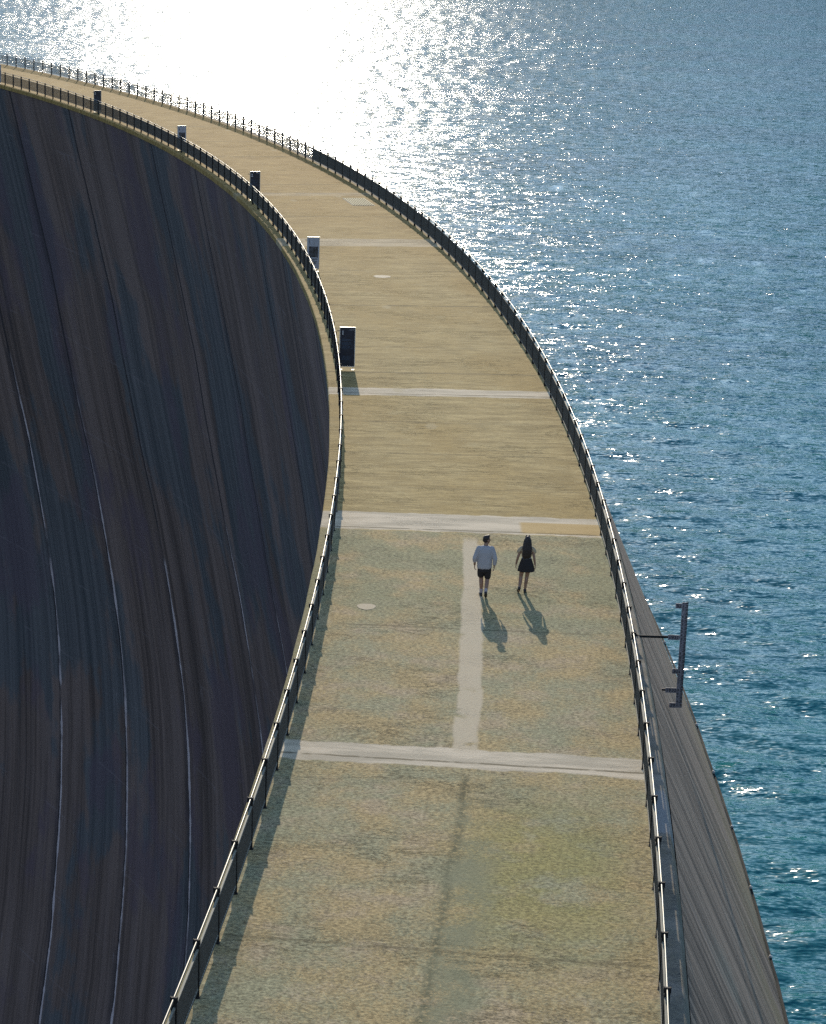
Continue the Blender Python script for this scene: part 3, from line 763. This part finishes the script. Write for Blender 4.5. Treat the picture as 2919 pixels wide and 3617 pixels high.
b2 = bmesh.new(); ellip(b2, (0, -0.022, 0.052), (0.083, 0.096, 0.086)); ellip(b2, (0, -0.045, 0.0), (0.076, 0.072, 0.075)); ellip(b2, (0, 0.045, 0.112), (0.062, 0.048, 0.030), 0, .2)
bmesh.ops.transform(b2, matrix=m_, verts=b2.verts); me = bpy.data.meshes.new('h'); b2.to_mesh(me); b2.free(); bm.from_mesh(me)
fuse('hair', bm, PMAT['hair'], man, 0.006, 3)
for a, b in (((-.066, .026, .20), (-.062, .018, .10)), ((.058, -.20, .255), (.050, -.26, .175))):
    bm = bmesh.new(); chain(bm, [(a, .050), (b, .043)]); fuse('sock', bm, PMAT['sock'], man, 0.007, 2)
shoe('shoe', (-.062, -.035, 0.0), (-.085, .24, 0.0), PMAT['shoe'], man)
shoe('shoe', (.048, -.325, .155), (.060, -.13, .0), PMAT['shoe'], man)

wom = empty('person', (3.14, 61.4, 0.0), 0.0)
tag(wom, 'walking woman with long dark hair, beige top and short black skirt', 'person', 'couple walking away along the crest')
bm = bmesh.new()
head(bm, (0.01, 0.02, 1.495), R_(3), 0.95)
chain(bm, [((0, 0.0, 1.30), 0.05), ((0.005, 0.012, 1.41), 0.046)])
loft(bm, [((0, 0, .84), .150, .115), ((0, 0, .93), .150, .110), ((0, 0, 1.04), .118, .088), ((0, 0, 1.16), .140, .10), ((0, 0, 1.27), .140, .088), ((0, 0, 1.32), .085, .06)])
chain(bm, [((-.150, 0, 1.265), .045), ((-.235, -.02, 1.02), .035), ((-.275, .03, .815), .025)]); hand(bm, (-.275, .03, .815), (-.10, .10, -1), -1, .9)
chain(bm, [((.150, 0, 1.265), .045), ((.205, -.04, 1.02), .035), ((.240, -.03, .815), .025)]); hand(bm, (.240, -.03, .815), (.10, .08, -1), 1, .9)
chain(bm, [((-.085, 0, .86), .088), ((-.130, .03, .46), .052), ((-.140, -.02, .33), .052), ((-.165, -.13, .15), .031), ((-.175, -.07, .08), .03)])
chain(bm, [((.085, 0, .86), .088), ((.035, .04, .46), .052), ((.020, .02, .33), .052), ((-.005, .01, .09), .031), ((-.005, .08, .05), .03)])
fuse('body', bm, PMAT['skin'], wom, 0.006, 3)
bm = bmesh.new()
loft(bm, [((0, 0, 1.035), .134, .100), ((0, 0, 1.09), .142, .108), ((0, 0, 1.18), .155, .115), ((0, 0, 1.265), .152, .098), ((0, 0, 1.315), .10, .072)], wav=.01)
chain(bm, [((-.14, 0, 1.275), .058), ((-.185, 0, 1.225), .062), ((-.225, -.01, 1.18), .052)]); chain(bm, [((.14, 0, 1.275), .058), ((.180, 0, 1.225), .062), ((.212, -.01, 1.175), .052)])
fuse('top', bm, PMAT['top'], wom, 0.008, 4)
bm = bmesh.new(); loft(bm, [((0, 0, .985), .132, .100), ((0, 0, 1.03), .126, .095)]); fuse('waistband', bm, PMAT['belt'], wom, 0.007, 2)
bm = bmesh.new()
loft(bm, [((0, 0, .625), .238, .165), ((0, 0, .72), .222, .155), ((0, 0, .84), .188, .138), ((0, 0, .94), .152, .115), ((0, 0, .995), .134, .102)], wav=.03, wn=11)
fuse('skirt', bm, PMAT['shorts'], wom, 0.008, 3)
bm = bmesh.new()
ellip(bm, (0.01, 0.002, 1.528), (0.083, 0.098, 0.090))
loft(bm, [((-.010, -.085, 1.00), .085, .022), ((-.006, -.095, 1.07), .118, .034), ((0, -.098, 1.16), .128, .042), ((.0, -.092, 1.26), .125, .050), ((.004, -.070, 1.36), .112, .060), ((.008, -.045, 1.46), .095, .075), ((.01, -.02, 1.55), .080, .080)], wav=.06, wn=15)
for x in (-1, 1): chain(bm, [((.01+x*.075, .01, 1.50), .028), ((.005+x*.092, -.02, 1.38), .030), ((x*.105, -.06, 1.26), .028)])
fuse('hair', bm, PMAT['hair'], wom, 0.007, 2)
bm = bmesh.new()
for x in (-1, 1): ellip(bm, (.01+x*.036, .045, 1.612), (.030, .014, .022), 0, -.9)
tube(bm, [(-.062, .02, 1.59), (-.03, .045, 1.612), (.05, .045, 1.612), (.082, .02, 1.59)], .006, 8)
me = from_bm(bm, True); mesh_obj('sunglasses', me, PMAT['lens'], wom)
shoe('shoe', (-.160, -.175, .135), (-.185, .02, .0), PMAT['shoe'], wom)
shoe('shoe', (-.005, -.03, 0.0), (.005, .205, 0.0), PMAT['shoe'], wom)

# ------------------------------------------------------------------ light
SUN_EL, SUN_AZ = R_(19.7), R_(-4.3)        # azimuth from +Y towards +X
sd = Vector((math.sin(SUN_AZ)*math.cos(SUN_EL), math.cos(SUN_AZ)*math.cos(SUN_EL), math.sin(SUN_EL)))
ld = bpy.data.lights.new('sun', 'SUN'); ld.energy = 2.4; ld.angle = R_(0.53); ld.color = (1.0, 0.89, 0.71)
so = link(bpy.data.objects.new('sun', ld)); so.rotation_euler = sd.to_track_quat('Z', 'Y').to_euler()
w = bpy.data.worlds.new('World'); scn.world = w; w.use_nodes = True; nt = w.node_tree; nt.nodes.clear()
sky = nt.nodes.new('ShaderNodeTexSky'); sky.sky_type = 'NISHITA'; sky.sun_disc = False
sky.sun_elevation = SUN_EL; sky.sun_rotation = SUN_AZ; sky.altitude = 1500; sky.air_density = 1.0; sky.dust_density = 0.25; sky.ozone_density = 0.8
bg = nt.nodes.new('ShaderNodeBackground'); bg.inputs[1].default_value = 0.15
ow = nt.nodes.new('ShaderNodeOutputWorld'); nt.links.new(sky.outputs[0], bg.inputs[0]); nt.links.new(bg.outputs[0], ow.inputs[0])

scn.view_settings.view_transform = 'Standard'; scn.view_settings.look = 'None'
scn.view_settings.exposure = 0.88; scn.view_settings.gamma = 1.0
scn.render.engine = 'CYCLES'
scn.cycles.use_denoising = False
scn.cycles.sample_clamp_indirect = 6.0
scn.cycles.caustics_reflective = False; scn.cycles.caustics_refractive = False
